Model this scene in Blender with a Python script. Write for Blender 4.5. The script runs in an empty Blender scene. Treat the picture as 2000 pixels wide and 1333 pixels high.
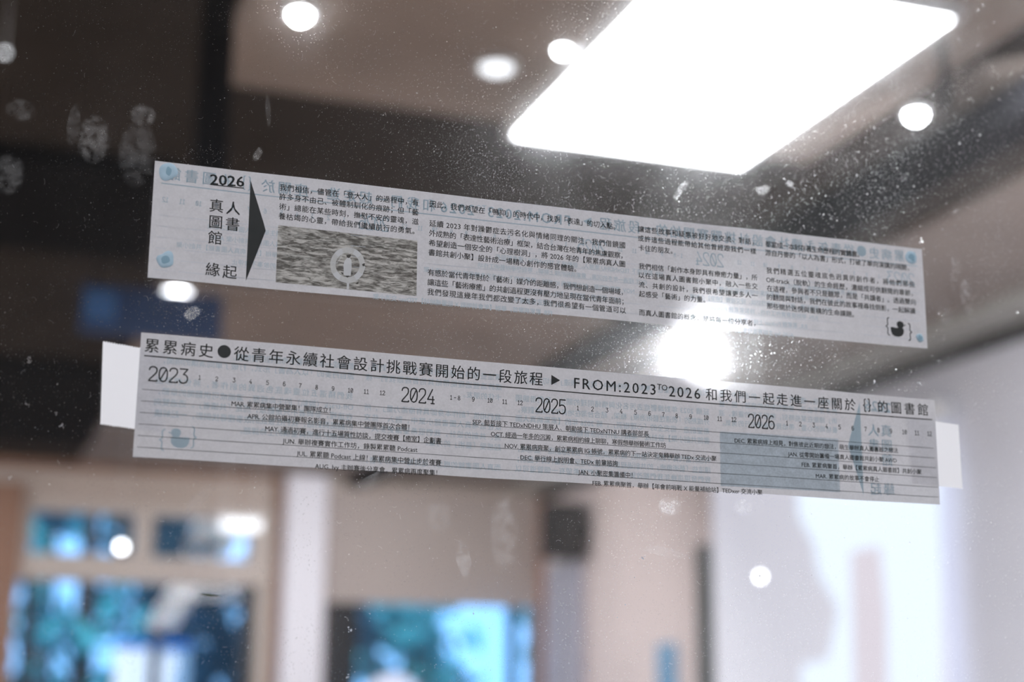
import bpy, bmesh, math, random
from mathutils import Vector, Matrix
random.seed(7)
SC = bpy.context.scene
COL = SC.collection

# ------------------------------------------------------------------ camera
# eye at the world origin (floor 1.55 m below); X runs along the glass, Y into the room, Z up
F = 2970.0
_h = Vector((8900.0, 778.5, F)); _z = Vector((112.0, -12617.0, F)).normalized()
_x = (_h - _h.dot(_z) * _z).normalized(); _y = _z.cross(_x)
ROT = Matrix((_x, _y, _z))                 # camera (x right, y down, z forward) -> world
cam = bpy.data.objects.new('camera', bpy.data.cameras.new('camera')); COL.objects.link(cam)
_cx = ROT @ Vector((1, 0, 0)); _cy = ROT @ Vector((0, -1, 0)); _cz = ROT @ Vector((0, 0, -1))
cam.matrix_world = Matrix(((_cx.x, _cy.x, _cz.x, 0), (_cx.y, _cy.y, _cz.y, 0), (_cx.z, _cy.z, _cz.z, 0), (0, 0, 0, 1)))
cam.data.sensor_width = 36.0; cam.data.lens = F * 36 / 2000
cam.data.clip_start = 0.02; cam.data.clip_end = 200
cam.data.dof.use_dof = True; cam.data.dof.focus_distance = 0.540; cam.data.dof.aperture_fstop = 6.6
SC.camera = cam
SC.view_settings.view_transform = 'Standard'; SC.view_settings.look = 'None'
SC.view_settings.gamma = 1; SC.view_settings.exposure = 0.0
SC.view_settings.use_curve_mapping = False
SC.cycles.use_denoising = True
SC.cycles.max_bounces = 10; SC.cycles.transparent_max_bounces = 24
SC.cycles.caustics_reflective = False

# ------------------------------------------------------------------ world (daylight beyond the far windows)
w = bpy.data.worlds.new('sky'); SC.world = w; w.use_nodes = True
bg = w.node_tree.nodes['Background']; bg.inputs[0].default_value = (0.22, 0.53, 1.0, 1); bg.inputs[1].default_value = 2.3

sun = bpy.data.objects.new('sun', bpy.data.lights.new('sun', 'SUN')); COL.objects.link(sun)
sun.data.energy = 3.2; sun.data.angle = .02; sun.data.color = (1.0, .97, .94)
sun.rotation_euler = (math.radians(48), 0, math.radians(-25))

# ------------------------------------------------------------------ helpers
def ray(px, py): return ROT @ Vector((px - 1000.0, py - 666.5, F))
def onY(px, py, y): d = ray(px, py); return d * (y / d.y)
def onX(px, py, x): d = ray(px, py); return d * (x / d.x)
def onZ(px, py, z): d = ray(px, py); return d * (z / d.z)
def lin(r, g, b): return tuple((c / 255 / 12.92) if c < 10 else ((c / 255 + .055) / 1.055) ** 2.4 for c in (r, g, b))

def mat(name, col, rough=.6, noise=0.0, nscale=20, emit=None, spec=.3, bump=0.0, stretch=None):
    m = bpy.data.materials.new(name); m.use_nodes = True; nt = m.node_tree
    b = nt.nodes['Principled BSDF']; b.inputs['Roughness'].default_value = rough
    b.inputs['Specular IOR Level'].default_value = spec
    b.inputs['Base Color'].default_value = (*col, 1)
    if emit:
        b.inputs['Emission Color'].default_value = (*emit[0], 1); b.inputs['Emission Strength'].default_value = emit[1]
    if noise or bump:
        tc = nt.nodes.new('ShaderNodeTexCoord'); n = nt.nodes.new('ShaderNodeTexNoise'); n.inputs['Scale'].default_value = nscale
        n.inputs['Detail'].default_value = 5
        mp = nt.nodes.new('ShaderNodeMapping'); nt.links.new(tc.outputs['Object'], mp.inputs[0]); nt.links.new(mp.outputs[0], n.inputs['Vector'])
        if stretch: mp.inputs['Scale'].default_value = stretch
        r = nt.nodes.new('ShaderNodeValToRGB')
        r.color_ramp.elements[0].position = .3; r.color_ramp.elements[1].position = .7
        r.color_ramp.elements[0].color = (*[c * (1 - noise) for c in col], 1)
        r.color_ramp.elements[1].color = (*[min(1, c * (1 + noise)) for c in col], 1)
        nt.links.new(n.outputs[0], r.inputs[0]); nt.links.new(r.outputs[0], b.inputs['Base Color'])
        if bump:
            bp = nt.nodes.new('ShaderNodeBump'); bp.inputs['Strength'].default_value = bump; bp.inputs['Distance'].default_value = .01
            nt.links.new(n.outputs[0], bp.inputs['Height']); nt.links.new(bp.outputs[0], b.inputs['Normal'])
    return m

def lamp_mat(name, col, s):
    m = bpy.data.materials.new(name); m.use_nodes = True; nt = m.node_tree
    nt.nodes.remove(nt.nodes['Principled BSDF']); e = nt.nodes.new('ShaderNodeEmission')
    e.inputs[0].default_value = (*col, 1); e.inputs[1].default_value = s
    nt.links.new(e.outputs[0], nt.nodes['Material Output'].inputs[0]); return m

def link(name, bm, m, parent=None):
    me = bpy.data.meshes.new(name); bm.to_mesh(me); bm.free()
    if m: me.materials.append(m)
    o = bpy.data.objects.new(name, me); COL.objects.link(o)
    if parent is not None: o.parent = parent
    return o

def prop(o, label=None, cat=None, group=None, kind=None):
    if label: o['label'] = label
    if cat: o['category'] = cat
    if group: o['group'] = group
    if kind: o['kind'] = kind
    return o

def thing(name, label, cat, loc=(0, 0, 0), group=None):
    o = bpy.data.objects.new(name, None); o.empty_display_size = .05; COL.objects.link(o); o.location = loc
    return prop(o, label, cat, group)

def bx(bm, x0, x1, y0, y1, z0, z1, bev=0.0):
    r = bmesh.ops.create_cube(bm, size=1)
    for v in r['verts']:
        v.co = Vector((x0 + (v.co.x + .5) * (x1 - x0), y0 + (v.co.y + .5) * (y1 - y0), z0 + (v.co.z + .5) * (z1 - z0)))
    if bev:
        es = list({e for v in r['verts'] for e in v.link_edges})
        bmesh.ops.bevel(bm, geom=es, offset=bev, segments=2, affect='EDGES', profile=.5)
    return bm
def box(name, x0, x1, y0, y1, z0, z1, m, parent=None, bev=0.0):
    return link(name, bx(bmesh.new(), min(x0, x1), max(x0, x1), min(y0, y1), max(y0, y1), min(z0, z1), max(z0, z1), bev), m, parent)
def struct(*a, **k): return prop(box(*a, **k), kind='structure')

def lathe(name, prof, m, parent=None, seg=32, axis='Z', smooth=True):
    bm = bmesh.new(); rings = []
    for r, h in prof:
        rings.append([bm.verts.new((r * math.cos(2 * math.pi * i / seg), r * math.sin(2 * math.pi * i / seg), h)) for i in range(seg)])
    for a, b in zip(rings, rings[1:]):
        for i in range(seg): bm.faces.new((a[i], a[(i + 1) % seg], b[(i + 1) % seg], b[i]))
    for rg in (rings[0][::-1], rings[-1]):
        if (rg[0].co - rg[1].co).length > 1e-6: bm.faces.new(rg)
    bmesh.ops.remove_doubles(bm, verts=bm.verts, dist=1e-6)
    bmesh.ops.recalc_face_normals(bm, faces=bm.faces)
    for f in bm.faces: f.smooth = smooth
    return link(name, bm, m, parent)

# ------------------------------------------------------------------ materials
M = {}
M['ceil_dark'] = mat('dark_ceiling_paint', (.055, .047, .042), .8, .15, 3, spec=0)
M['beam'] = mat('black_beam_paint', (.016, .016, .018), .9, spec=0)
M['beam2'] = mat('charcoal_beam_paint', (.042, .040, .038), .8, .1, 3, spec=0)
M['brown'] = mat('brown_ceiling_board', (.34, .275, .235), .7, .16, 2.2)
M['brown2'] = mat('grey_brown_board', (.26, .215, .19), .7, .1, 2)
M['cornice'] = mat('pale_cornice', (.42, .42, .39), .5)
M['wall_r'] = mat('white_wall_paint', (.76, .78, .86), .8, .03, 2)
M['wall_b'] = mat('beige_wall_paint', (.46, .38, .33), .8, .05, 2)
M['pink'] = mat('pale_pink_plaster', (.80, .69, .66), .8, .05, 1.5)
M['frame'] = mat('beige_window_frame', (.50, .43, .38), .5)
M['white'] = mat('white_column_paint', (.74, .73, .78), .6)
M['redwood'] = mat('reddish_brown_wood', (.42, .21, .13), .5, .2, 6)
M['wood'] = mat('brown_wood', (.24, .13, .085), .5, .25, 6, stretch=(1, 1, .1))
M['blind'] = mat('beige_roller_blind', (.46, .40, .37), .9, .05, 60)
M['floor'] = mat('brown_wood_floor', (.26, .21, .17), .5, .2, 4, stretch=(4, .4, 1))
M['black'] = mat('black_plastic', (.012, .012, .013), .5)
M['dkgreen'] = mat('dark_green_metal', (.07, .085, .075), .4)
M['lav'] = mat('lavender_curtain', (.74, .74, .82), .9, .05, 8)
M['bluep'] = mat('blue_poster_paper', (.20, .40, .60), .6, .1, 3)
M['navy'] = mat('navy_blue_reflection', (.05, .09, .20), .5)
M['navyb'] = mat('bright_blue_reflection', (.09, .22, .50), .5)
M['lampmetal'] = mat('white_lamp_metal', (.7, .7, .7), .4)
M['corr'] = mat('corridor_grey_paint', (.10, .10, .10), .9)
M['bark'] = mat('tree_bark', (.05, .035, .03), .9, .3, 8)
M['leafA'] = mat('teal_green_leaves', (.06, .34, .36), .7, .4, .8)
M['leafB'] = mat('dark_green_leaves', (.02, .10, .14), .7, .4, .8)
M['ground'] = mat('grey_ground', (.25, .26, .28), .9, .2, 1)
M['signw'] = mat('white_board_face', (.93, .93, .93), .5)
M['signb'] = mat('blue_board_edge', (.05, .30, .75), .5)

def paper_mat(name, front, back, lobe, ior=1.025, rough=.85, noise=0.0):
    """thin sheet: diffuse front, diffusely translucent, with a small forward-scattering lobe"""
    m = bpy.data.materials.new(name); m.use_nodes = True; nt = m.node_tree; nt.nodes.clear()
    N = nt.nodes.new; L = nt.links.new
    out = N('ShaderNodeOutputMaterial'); d = N('ShaderNodeBsdfDiffuse'); t = N('ShaderNodeBsdfTranslucent'); r = N('ShaderNodeBsdfRefraction')
    d.inputs[0].default_value = (*front, 1); t.inputs[0].default_value = (*back, 1)
    r.inputs['Color'].default_value = (1, 1, 1, 1); r.inputs['Roughness'].default_value = rough; r.inputs['IOR'].default_value = ior
    if noise:
        tc = N('ShaderNodeTexCoord'); n = N('ShaderNodeTexNoise'); n.inputs['Scale'].default_value = 260; n.inputs['Detail'].default_value = 6
        n2 = N('ShaderNodeTexNoise'); n2.inputs['Scale'].default_value = 1400; n2.inputs['Detail'].default_value = 2
        L(tc.outputs['Object'], n.inputs['Vector']); L(tc.outputs['Object'], n2.inputs['Vector'])
        ad = N('ShaderNodeMath'); ad.operation = 'ADD'; L(n.outputs[0], ad.inputs[0]); L(n2.outputs[0], ad.inputs[1])
        for sh, c in ((d, front), (t, back)):
            cr = N('ShaderNodeMapRange'); cr.inputs['From Min'].default_value = .7; cr.inputs['From Max'].default_value = 1.3
            cr.inputs['To Min'].default_value = 1 - noise; cr.inputs['To Max'].default_value = 1 + noise
            vm = N('ShaderNodeVectorMath'); vm.operation = 'SCALE'; vm.inputs[0].default_value = c
            L(ad.outputs[0], cr.inputs[0]); L(cr.outputs[0], vm.inputs['Scale']); L(vm.outputs[0], sh.inputs[0])
    m1 = N('ShaderNodeMixShader'); m1.inputs[0].default_value = .45; L(d.outputs[0], m1.inputs[1]); L(t.outputs[0], m1.inputs[2])
    m2 = N('ShaderNodeMixShader'); m2.inputs[0].default_value = lobe; L(m1.outputs[0], m2.inputs[1]); L(r.outputs[0], m2.inputs[2])
    L(m2.outputs[0], out.inputs[0]); return m
LOBE = .05
M['paper'] = paper_mat('thin_newsprint_paper', (.59, .585, .61), (.54, .53, .545), LOBE, noise=.06)
M['ink'] = paper_mat('black_printing_ink', (.05, .054, .054), (.03, .03, .03), LOBE)
M['rule'] = paper_mat('thin_grey_rule_ink', (.13, .14, .15), (.1, .1, .1), LOBE)
M['ghost'] = paper_mat('print_showing_through_paper', (.41, .51, .57), (.37, .46, .51), LOBE)
M['ghostl'] = paper_mat('faint_rule_showing_through', (.52, .555, .61), (.47, .50, .54), LOBE)
M['ghostp'] = paper_mat('photo_showing_through_paper', (.50, .56, .61), (.455, .505, .545), LOBE, noise=.12)
M['buoy'] = paper_mat('pale_grey_print_tone', (.72, .71, .70), (.66, .66, .64), LOBE, noise=.05)
M['buoyl'] = paper_mat('white_print_tone', (.78, .78, .79), (.72, .72, .73), LOBE)
M['mark'] = paper_mat('dark_brown_print_tone', (.12, .11, .10), (.1, .1, .1), LOBE)
M['tape'] = paper_mat('white_paper_tape', (.97, .97, 1.0), (.97, .97, 1.0), .0)
M['putty'] = mat('pale_blue_putty', (.34, .45, .53), .8, .08, 300)
M['puttyd'] = mat('grey_blue_putty_core', (.20, .31, .38), .8)

def sea_mat():
    m = paper_mat('printed_sea_photo', (.2, .19, .17), (.18, .17, .15), LOBE); nt = m.node_tree; N = nt.nodes.new; L = nt.links.new
    tc = N('ShaderNodeTexCoord'); mp = N('ShaderNodeMapping'); mp.inputs['Scale'].default_value = (230, 1, 1050)
    L(tc.outputs['Object'], mp.inputs[0])
    n = N('ShaderNodeTexNoise'); n.inputs['Scale'].default_value = 1.0; n.inputs['Detail'].default_value = 6; n.inputs['Roughness'].default_value = .65
    n.inputs['Distortion'].default_value = .6
    L(mp.outputs[0], n.inputs['Vector']); r = N('ShaderNodeValToRGB'); L(n.outputs[0], r.inputs[0])
    e = r.color_ramp.elements; e[0].position = .40; e[0].color = (.15, .14, .125, 1); e[1].position = .61; e[1].color = (.62, .60, .56, 1)
    x = r.color_ramp.elements.new(.5); x.color = (.36, .345, .315, 1)
    for s in [k for k in nt.nodes if k.type in ('BSDF_DIFFUSE', 'BSDF_TRANSLUCENT')]: L(r.outputs[0], s.inputs[0])
    return m
M['sea'] = sea_mat()

def glass_mat(name, lobe=0.0, gloss=.03, haze=0.0):
    m = bpy.data.materials.new(name); m.use_nodes = True; nt = m.node_tree; nt.nodes.clear(); N = nt.nodes.new; L = nt.links.new
    out = N('ShaderNodeOutputMaterial'); t = N('ShaderNodeBsdfTransparent'); g = N('ShaderNodeBsdfGlossy'); g.inputs['Roughness'].default_value = .0
    m1 = N('ShaderNodeMixShader'); m1.inputs[0].default_value = gloss; L(t.outputs[0], m1.inputs[1]); L(g.outputs[0], m1.inputs[2])
    last = m1
    if lobe:
        tc = N('ShaderNodeTexCoord')
        # fine grains of dust, mottled in density
        v = N('ShaderNodeTexVoronoi'); v.inputs['Scale'].default_value = 900; L(tc.outputs['Object'], v.inputs['Vector'])
        mr = N('ShaderNodeMapRange'); mr.inputs['From Min'].default_value = .16; mr.inputs['From Max'].default_value = .10
        mr.inputs['To Min'].default_value = 0; mr.inputs['To Max'].default_value = 1; L(v.outputs['Distance'], mr.inputs[0])
        n = N('ShaderNodeTexNoise'); n.inputs['Scale'].default_value = 22; n.inputs['Detail'].default_value = 6; L(tc.outputs['Object'], n.inputs['Vector'])
        nr = N('ShaderNodeMapRange'); nr.inputs['From Min'].default_value = .38; nr.inputs['From Max'].default_value = .68
        nr.inputs['To Min'].default_value = .5; nr.inputs['To Max'].default_value = 1.5; L(n.outputs[0], nr.inputs[0])
        a = N('ShaderNodeMath'); a.operation = 'MULTIPLY_ADD'; a.inputs[1].default_value = lobe * 8; a.inputs[2].default_value = lobe; L(mr.outputs[0], a.inputs[0])
        b = N('ShaderNodeMath'); b.operation = 'MULTIPLY'; L(a.outputs[0], b.inputs[0]); L(nr.outputs[0], b.inputs[1])
        r1 = N('ShaderNodeBsdfRefraction'); r1.inputs['Roughness'].default_value = .88; r1.inputs['IOR'].default_value = 1.02
        r2 = N('ShaderNodeBsdfRefraction'); r2.inputs['Roughness'].default_value = .7; r2.inputs['IOR'].default_value = 1.18
        mm = N('ShaderNodeMixShader'); mm.inputs[0].default_value = .22; L(r1.outputs[0], mm.inputs[1]); L(r2.outputs[0], mm.inputs[2])
        m2 = N('ShaderNodeMixShader'); L(b.outputs[0], m2.inputs[0]); L(m1.outputs[0], m2.inputs[1]); L(mm.outputs[0], m2.inputs[2]); last = m2
    L(last.outputs[0], out.inputs[0]); return m
M['pane'] = glass_mat('dusty_window_glass', lobe=.035, gloss=.03)
M['glass'] = glass_mat('clear_window_glass', gloss=.01)

def speck_mat(name, tr, ior, rough, scat, scale=None, lo=.45, hi=.62):
    """scattering dirt: part transparent, part forward lobe, part diffuse; optional grainy coverage"""
    m = bpy.data.materials.new(name); m.use_nodes = True; nt = m.node_tree; nt.nodes.clear(); N = nt.nodes.new; L = nt.links.new
    out = N('ShaderNodeOutputMaterial'); t = N('ShaderNodeBsdfTransparent'); r = N('ShaderNodeBsdfRefraction'); r.inputs['IOR'].default_value = ior; r.inputs['Roughness'].default_value = rough
    d = N('ShaderNodeBsdfTranslucent'); d.inputs[0].default_value = (.9, .9, .9, 1); d2 = N('ShaderNodeBsdfDiffuse'); d2.inputs[0].default_value = (.8, .8, .8, 1)
    m0 = N('ShaderNodeMixShader'); m0.inputs[0].default_value = .35; L(d.outputs[0], m0.inputs[1]); L(d2.outputs[0], m0.inputs[2])
    m1 = N('ShaderNodeMixShader'); m1.inputs[0].default_value = scat; L(r.outputs[0], m1.inputs[1]); L(m0.outputs[0], m1.inputs[2])
    m2 = N('ShaderNodeMixShader'); m2.inputs[0].default_value = 1 - tr; L(t.outputs[0], m2.inputs[1]); L(m1.outputs[0], m2.inputs[2])
    if scale:
        tc = N('ShaderNodeTexCoord'); n = N('ShaderNodeTexNoise'); n.inputs['Scale'].default_value = scale; n.inputs['Detail'].default_value = 3
        L(tc.outputs['Object'], n.inputs['Vector'])
        n2 = N('ShaderNodeTexNoise'); n2.inputs['Scale'].default_value = scale / 12; L(tc.outputs['Object'], n2.inputs['Vector'])
        # fade towards the mark's rim
        mp = N('ShaderNodeMapping'); mp.inputs['Location'].default_value = (-1, 0, -1); mp.inputs['Scale'].default_value = (2, 0, 2)
        L(tc.outputs['Generated'], mp.inputs[0]); ln = N('ShaderNodeVectorMath'); ln.operation = 'LENGTH'; L(mp.outputs[0], ln.inputs[0])
        fr = N('ShaderNodeMapRange'); fr.inputs['From Min'].default_value = 1.0; fr.inputs['From Max'].default_value = .7; L(ln.outputs['Value'], fr.inputs[0])
        mr = N('ShaderNodeMapRange'); mr.inputs['From Min'].default_value = lo; mr.inputs['From Max'].default_value = hi
        mr.inputs['To Min'].default_value = .3; mr.inputs['To Max'].default_value = 1; L(n.outputs[0], mr.inputs[0])
        m3 = N('ShaderNodeMapRange'); m3.inputs['From Min'].default_value = .3; m3.inputs['From Max'].default_value = .65; L(n2.outputs[0], m3.inputs[0])
        p = N('ShaderNodeMath'); p.operation = 'MULTIPLY'; L(mr.outputs[0], p.inputs[0]); L(m3.outputs[0], p.inputs[1])
        q = N('ShaderNodeMath'); q.operation = 'MULTIPLY'; L(p.outputs[0], q.inputs[0]); L(fr.outputs[0], q.inputs[1])
        q2 = N('ShaderNodeMath'); q2.operation = 'MULTIPLY'; q2.inputs[1].default_value = 1 - tr; L(q.outputs[0], q2.inputs[0]); L(q2.outputs[0], m2.inputs[0])
    L(m2.outputs[0], out.inputs[0]); return m
M['speck'] = speck_mat('dust_grain', .1, 1.22, .65, .14)
M['film'] = speck_mat('greasy_print_film', .66, 1.35, .8, .32, 5200, .42, .7)
M['filml'] = speck_mat('faint_greasy_film', .84, 1.35, .8, .35, 3800, .38, .7)
M['filmh'] = speck_mat('thick_white_smear', .45, 1.3, .8, .5, 2200, .40, .55)

# ------------------------------------------------------------------ room shell
ZC, ZF = 1.75, -1.55            # ceiling and floor relative to the eye
YB, XR, XL = 12.1, 4.40, -3.2
YG = .5                         # camera-side face of the glass
struct('floor', XL, XR, YG + .01, YB, ZF - .1, ZF, M['floor'])
struct('ceiling', XL, XR + .3, YG + .01, YB + .3, ZC, ZC + .15, M['ceil_dark'])
struct('wall_left', XL - .15, XL, YG + .01, YB + .2, ZF, ZC, M['wall_b'])
# back wall around its two openings
A0, A1 = onY(42, 1000, YB).x, onY(538, 1000, YB).x
B0, B1 = onY(632, 1100, YB).x, onY(1046, 1100, YB).x
ZT = onY(200, 982, YB).z         # top of the openings
ZS = -.75
bm = bmesh.new()
bx(bm, XL, A0, YB, YB + .2, ZF, ZC); bx(bm, A0, B1, YB, YB + .2, ZT, ZC); bx(bm, A1, B0, YB, YB + .2, ZF, ZT)
bx(bm, A0, A1, YB, YB + .2, ZF, ZS); bx(bm, B0, B1, YB, YB + .2, ZF, ZS); bx(bm, B1, XR + .2, YB, YB + .2, ZF, ZC)
prop(link('wall_back', bm, M['wall_b']), kind='structure')
bm = bmesh.new()
YP = 8.68                       # the pink plaster ends and the white wall begins
bx(bm, XR, XR + .2, YG + .01, YP, ZF, ZC)
prop(link('wall_right', bm, M['wall_r']), kind='structure')
prop(box('wall_right', XR, XR + .2, YP, YB, ZF, ZC, M['pink']), 'pale pink plastered far end of the right wall', kind='structure')
# ceiling finishes: lowered brown boards between dark beams
struct('trim_1', .50, 2.44, 1.2, 4.15, ZC - .03, ZC, M['brown'])
struct('trim_2', .62, 3.1, 6.35, 8.8, ZC - .03, ZC, M['brown'])
struct('trim_3', 3.22, 4.08, 1.2, 11.9, ZC - .03, ZC, M['brown2'])
struct('trim_4', 4.08, XR, 1.2, 12.0, ZC - .07, ZC, M['cornice'], bev=.01)
struct('trim_5', 2.70, 2.86, 1.2, 12.0, ZC - .10, ZC, M['beam'])
struct('trim_6', XL, .50, 4.95, 6.0, ZC - .06, ZC, M['beam'])
struct('trim_7', XL, .62, 8.3, 10.9, ZC - .06, ZC, M['beam'])
struct('trim_8', XR - .05, XR, 1.2, 12.0, ZC - .13, ZC - .07, M['beam2'])
struct('trim_9', .62, 3.1, 10.2, 11.9, ZC - .03, ZC, M['brown2'])
# camera-side corridor
struct('wall_front', XL, XR + 2, -2.7, -2.5, ZF, ZC + .6, M['corr'])
prop(box('floor', XL, XR + 2, -2.5, YG - .01, ZF - .1, ZF, M['corr']), 'dark floor on the near side of the glass', kind='structure')
prop(box('ceiling', XL, XR + 2, -2.5, YG - .01, ZC + .6, ZC + .7, M['corr']), 'dark ceiling on the near side of the glass', kind='structure')
prop(box('wall_left', XL - .15, XL, -2.7, YG, ZF, ZC + .6, M['corr']), 'dark end wall on the near side of the glass', kind='structure')
prop(box('wall_right', XR + 2, XR + 2.15, -2.7, YG, ZF, ZC + .6, M['corr']), 'dark far end wall on the near side of the glass', kind='structure')
prop(box('wall_front', XL, XR + 2, YG, YG + .01, ZC, ZC + .6, M['corr']), 'dark wall strip above the glass', kind='structure')
prop(box('wall_front', XR, XR + 2, YG, YG + .01, ZF, ZC, M['corr']), 'dark wall strip beside the glass', kind='structure')
la = bpy.data.lights.new('added_corridor_fill', 'AREA'); la.shape = 'RECTANGLE'; la.size = 1.6; la.size_y = .8; la.energy = 128; la.color = (.93, .95, 1.0)  # added soft light behind the camera, brightens the paper strips
lo = bpy.data.objects.new('added_corridor_fill', la); COL.objects.link(lo); lo.location = (.3, -1.3, ZC + .5)
lo.rotation_euler = (math.radians(38), 0, 0)
# added unseen area lights that fill the room and wash its far walls
for i, (x, y, e, d) in enumerate(((-1.5, 3.6, 85, (0, 0, -1)), (-1.5, 7.2, 95, (0, 0, -1)), (-1.2, 10.2, 105, (0, .3, -1)), (2.2, 9.2, 75, (.25, 1, -.9)), (2.9, 1.3, 120, (0, 0, -1)), (2.6, 2.9, 95, (1, .75, -.8)))):
    la = bpy.data.lights.new('added_room_fill', 'AREA'); la.shape = 'RECTANGLE'; la.size = .8; la.size_y = 1.2; la.energy = e; la.color = (.95, .96, 1.0)
    lo = bpy.data.objects.new('added_room_fill', la); COL.objects.link(lo); lo.location = (x, y, ZC - (.08 if d[2] == -1 else .35))
    lo.rotation_euler = Vector(d).to_track_quat('-Z', 'Y').to_euler()

# ------------------------------------------------------------------ far windows
def pane(name, x0, x1, z0, z1, parent): return box(name, x0, x1, YB + .09, YB + .10, z0, z1, M['glass'], parent)
win = thing('window_1', None, None, ((A0 + A1) / 2, YB + .1, ZS)); win['kind'] = 'structure'
def child_box(name, x0, x1, y0, y1, z0, z1, m, par, bev=0.0, **k):
    L0 = par.location
    o = box(name, x0 - L0.x, x1 - L0.x, y0 - L0.y, y1 - L0.y, z0 - L0.z, z1 - L0.z, m, par, bev); 
    return o
zt1, zt0 = onY(160, 1000, YB).z, onY(160, 1083, YB).z
zr = onY(160, 1135, YB).z
xm0, xm1 = onY(262, 1040, YB).x, onY(300, 1040, YB).x
xt = onY(490, 1040, YB).x; xt0 = onY(62, 1040, YB).x
child_box('frame_head', A0, A1, YB + .02, YB + .18, zt1, ZT, M['frame'], win)
child_box('transom_bar', A0, A1, YB - .03, YB + .18, zr, zt0, M['frame'], win, .01)
child_box('mullion', xm0, xm1, YB, YB + .18, zt0, zt1, M['frame'], win)
child_box('jamb', A0, xt0, YB, YB + .18, zt0, zt1, M['frame'], win)
child_box('jamb', xt, A1, YB, YB + .18, zt0, zt1, M['frame'], win)
child_box('jamb', onY(500, 1200, YB).x, A1, YB, YB + .18, ZS, zr, M['frame'], win)
child_box('mullion', onY(43, 1200, YB).x, onY(68, 1200, YB).x, YB, YB + .18, ZS, zr, M['black'], win)
child_box('mullion', onY(476, 1200, YB).x, onY(500, 1200, YB).x, YB, YB + .18, ZS, zr, M['black'], win)
child_box('pane', xt0, xm0, YB + .09, YB + .1, zt0, zt1, M['glass'], win)
child_box('pane', xm1, xt, YB + .09, YB + .1, zt0, zt1, M['glass'], win)
child_box('pane', onY(68, 1200, YB).x, onY(476, 1200, YB).x, YB + .09, YB + .1, ZS, zr, M['glass'], win)
win2 = thing('window_2', None, None, ((B0 + B1) / 2, YB + .1, ZS)); win2['kind'] = 'structure'
zb = onY(840, 1180, YB).z
child_box('pane', B0, B1, YB + .09, YB + .1, ZS, ZT, M['glass'], win2)
child_box('mullion', onY(1000, 1250, YB).x, onY(1014, 1250, YB).x, YB + .03, YB + .15, ZS, zb, M['black'], win2)
child_box('mullion', onY(640, 1250, YB).x, onY(700, 1250, YB).x, YB + .03, YB + .15, ZS, zb, M['black'], win2)
bl = thing('roller_blind', 'beige roller blind pulled down over upper half of the right window', 'blind', ((B0 + B1) / 2, YB - .05, zb))
child_box('blind_fabric', B0 - .02, B1 + .02, YB - .055, YB - .05, zb + .02, ZT + .18, M['blind'], bl)
child_box('bottom_bar', B0 - .02, B1 + .02, YB - .07, YB - .035, zb - .015, zb + .02, M['blind'], bl, .005)
child_box('headbox', B0 - .04, B1 + .04, YB - .12, YB - .01, ZT + .18, ZT + .26, M['frame'], bl, .01)
# posts and column
struct('trim_10', onY(545, 1100, YB).x, onY(624, 1100, YB).x, YB - .25, YB, ZF, ZC - .04, M['white'], bev=.01)
struct('trim_11', onY(532, 1100, YB).x, onY(546, 1100, YB).x, YB - .12, YB, ZF, ZC - .04, M['wood'])
struct('trim_12', onY(622, 1100, YB).x, onY(634, 1100, YB).x, YB - .12, YB, ZF, ZC - .04, M['wood'])
struct('trim_13', onY(1046, 1200, YB).x, onY(1092, 1200, YB).x, YB - .2, YB, ZF, ZC - .04, M['redwood'], bev=.01)
struct('trim_14', onY(-60, 1200, YB).x, onY(28, 1200, YB).x, YB - .1, YB, ZF, onY(10, 945, YB).z, M['wood'])
struct('trim_15', XL, A1, YB - .06, YB, onY(250, 925, YB).z, onY(250, 905, YB).z, M['wood'])

# ------------------------------------------------------------------ things in the far room
def local(o, p): return Vector(p) - o.location
c = onY(1100, 1038, 10.95)
sp = thing('wall_speaker', 'black box loudspeaker hung high on brown post in the far corner', 'loudspeaker', (c.x, 10.95, c.z))
box('cabinet', -.15, .15, -.12, .12, -.21, .21, M['black'], sp, .02)
box('grille', -.13, .13, -.135, -.12, -.19, .19, M['beam2'], sp, .008)
box('bracket', .15, XR - c.x, -.03, .03, -.05, .05, M['black'], sp)
# curtain beside the post, on the right wall
bm = bmesh.new(); n = 36; y0, y1 = 11.0, 11.65
zt = onX(1115, 1105, XR).z
for i in range(n + 1):
    y = y0 + (y1 - y0) * i / n; x = XR - .07 + .035 * math.sin(i * 1.35)
    bm.verts.new((x, y, -1.4)); bm.verts.new((x + .003, y, zt))
bm.verts.ensure_lookup_table()
for i in range(n): bm.faces.new((bm.verts[2 * i], bm.verts[2 * i + 2], bm.verts[2 * i + 3], bm.verts[2 * i + 1]))
bmesh.ops.solidify(bm, geom=bm.faces[:], thickness=.004)
cu = thing('curtain', 'pale lavender gathered curtain between brown post and pink wall', 'curtain', (XR - .07, 11.3, -1.4))
o = link('curtain_cloth', bm, M['lav'], cu); o.matrix_parent_inverse = Matrix.Translation(-cu.location)
o = box('curtain_rail', XR - .09, XR - .01, y0 - .05, y1 + .05, zt, zt + .03, M['lampmetal'], cu); o.matrix_parent_inverse = Matrix.Translation(-cu.location)
# blue poster
p0 = onX(1286, 1300, XR); p1 = onX(1324, 1300, XR); pt = onX(1305, 1258, XR)
po = thing('poster', 'narrow blue poster low on the pink wall', 'poster', (XR, (p0.y + p1.y) / 2, 0))
o = box('sheet', XR - .012, XR - .004, p1.y, p0.y, -.55, pt.z, M['bluep'], po); o.matrix_parent_inverse = Matrix.Translation(-po.location)
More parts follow.
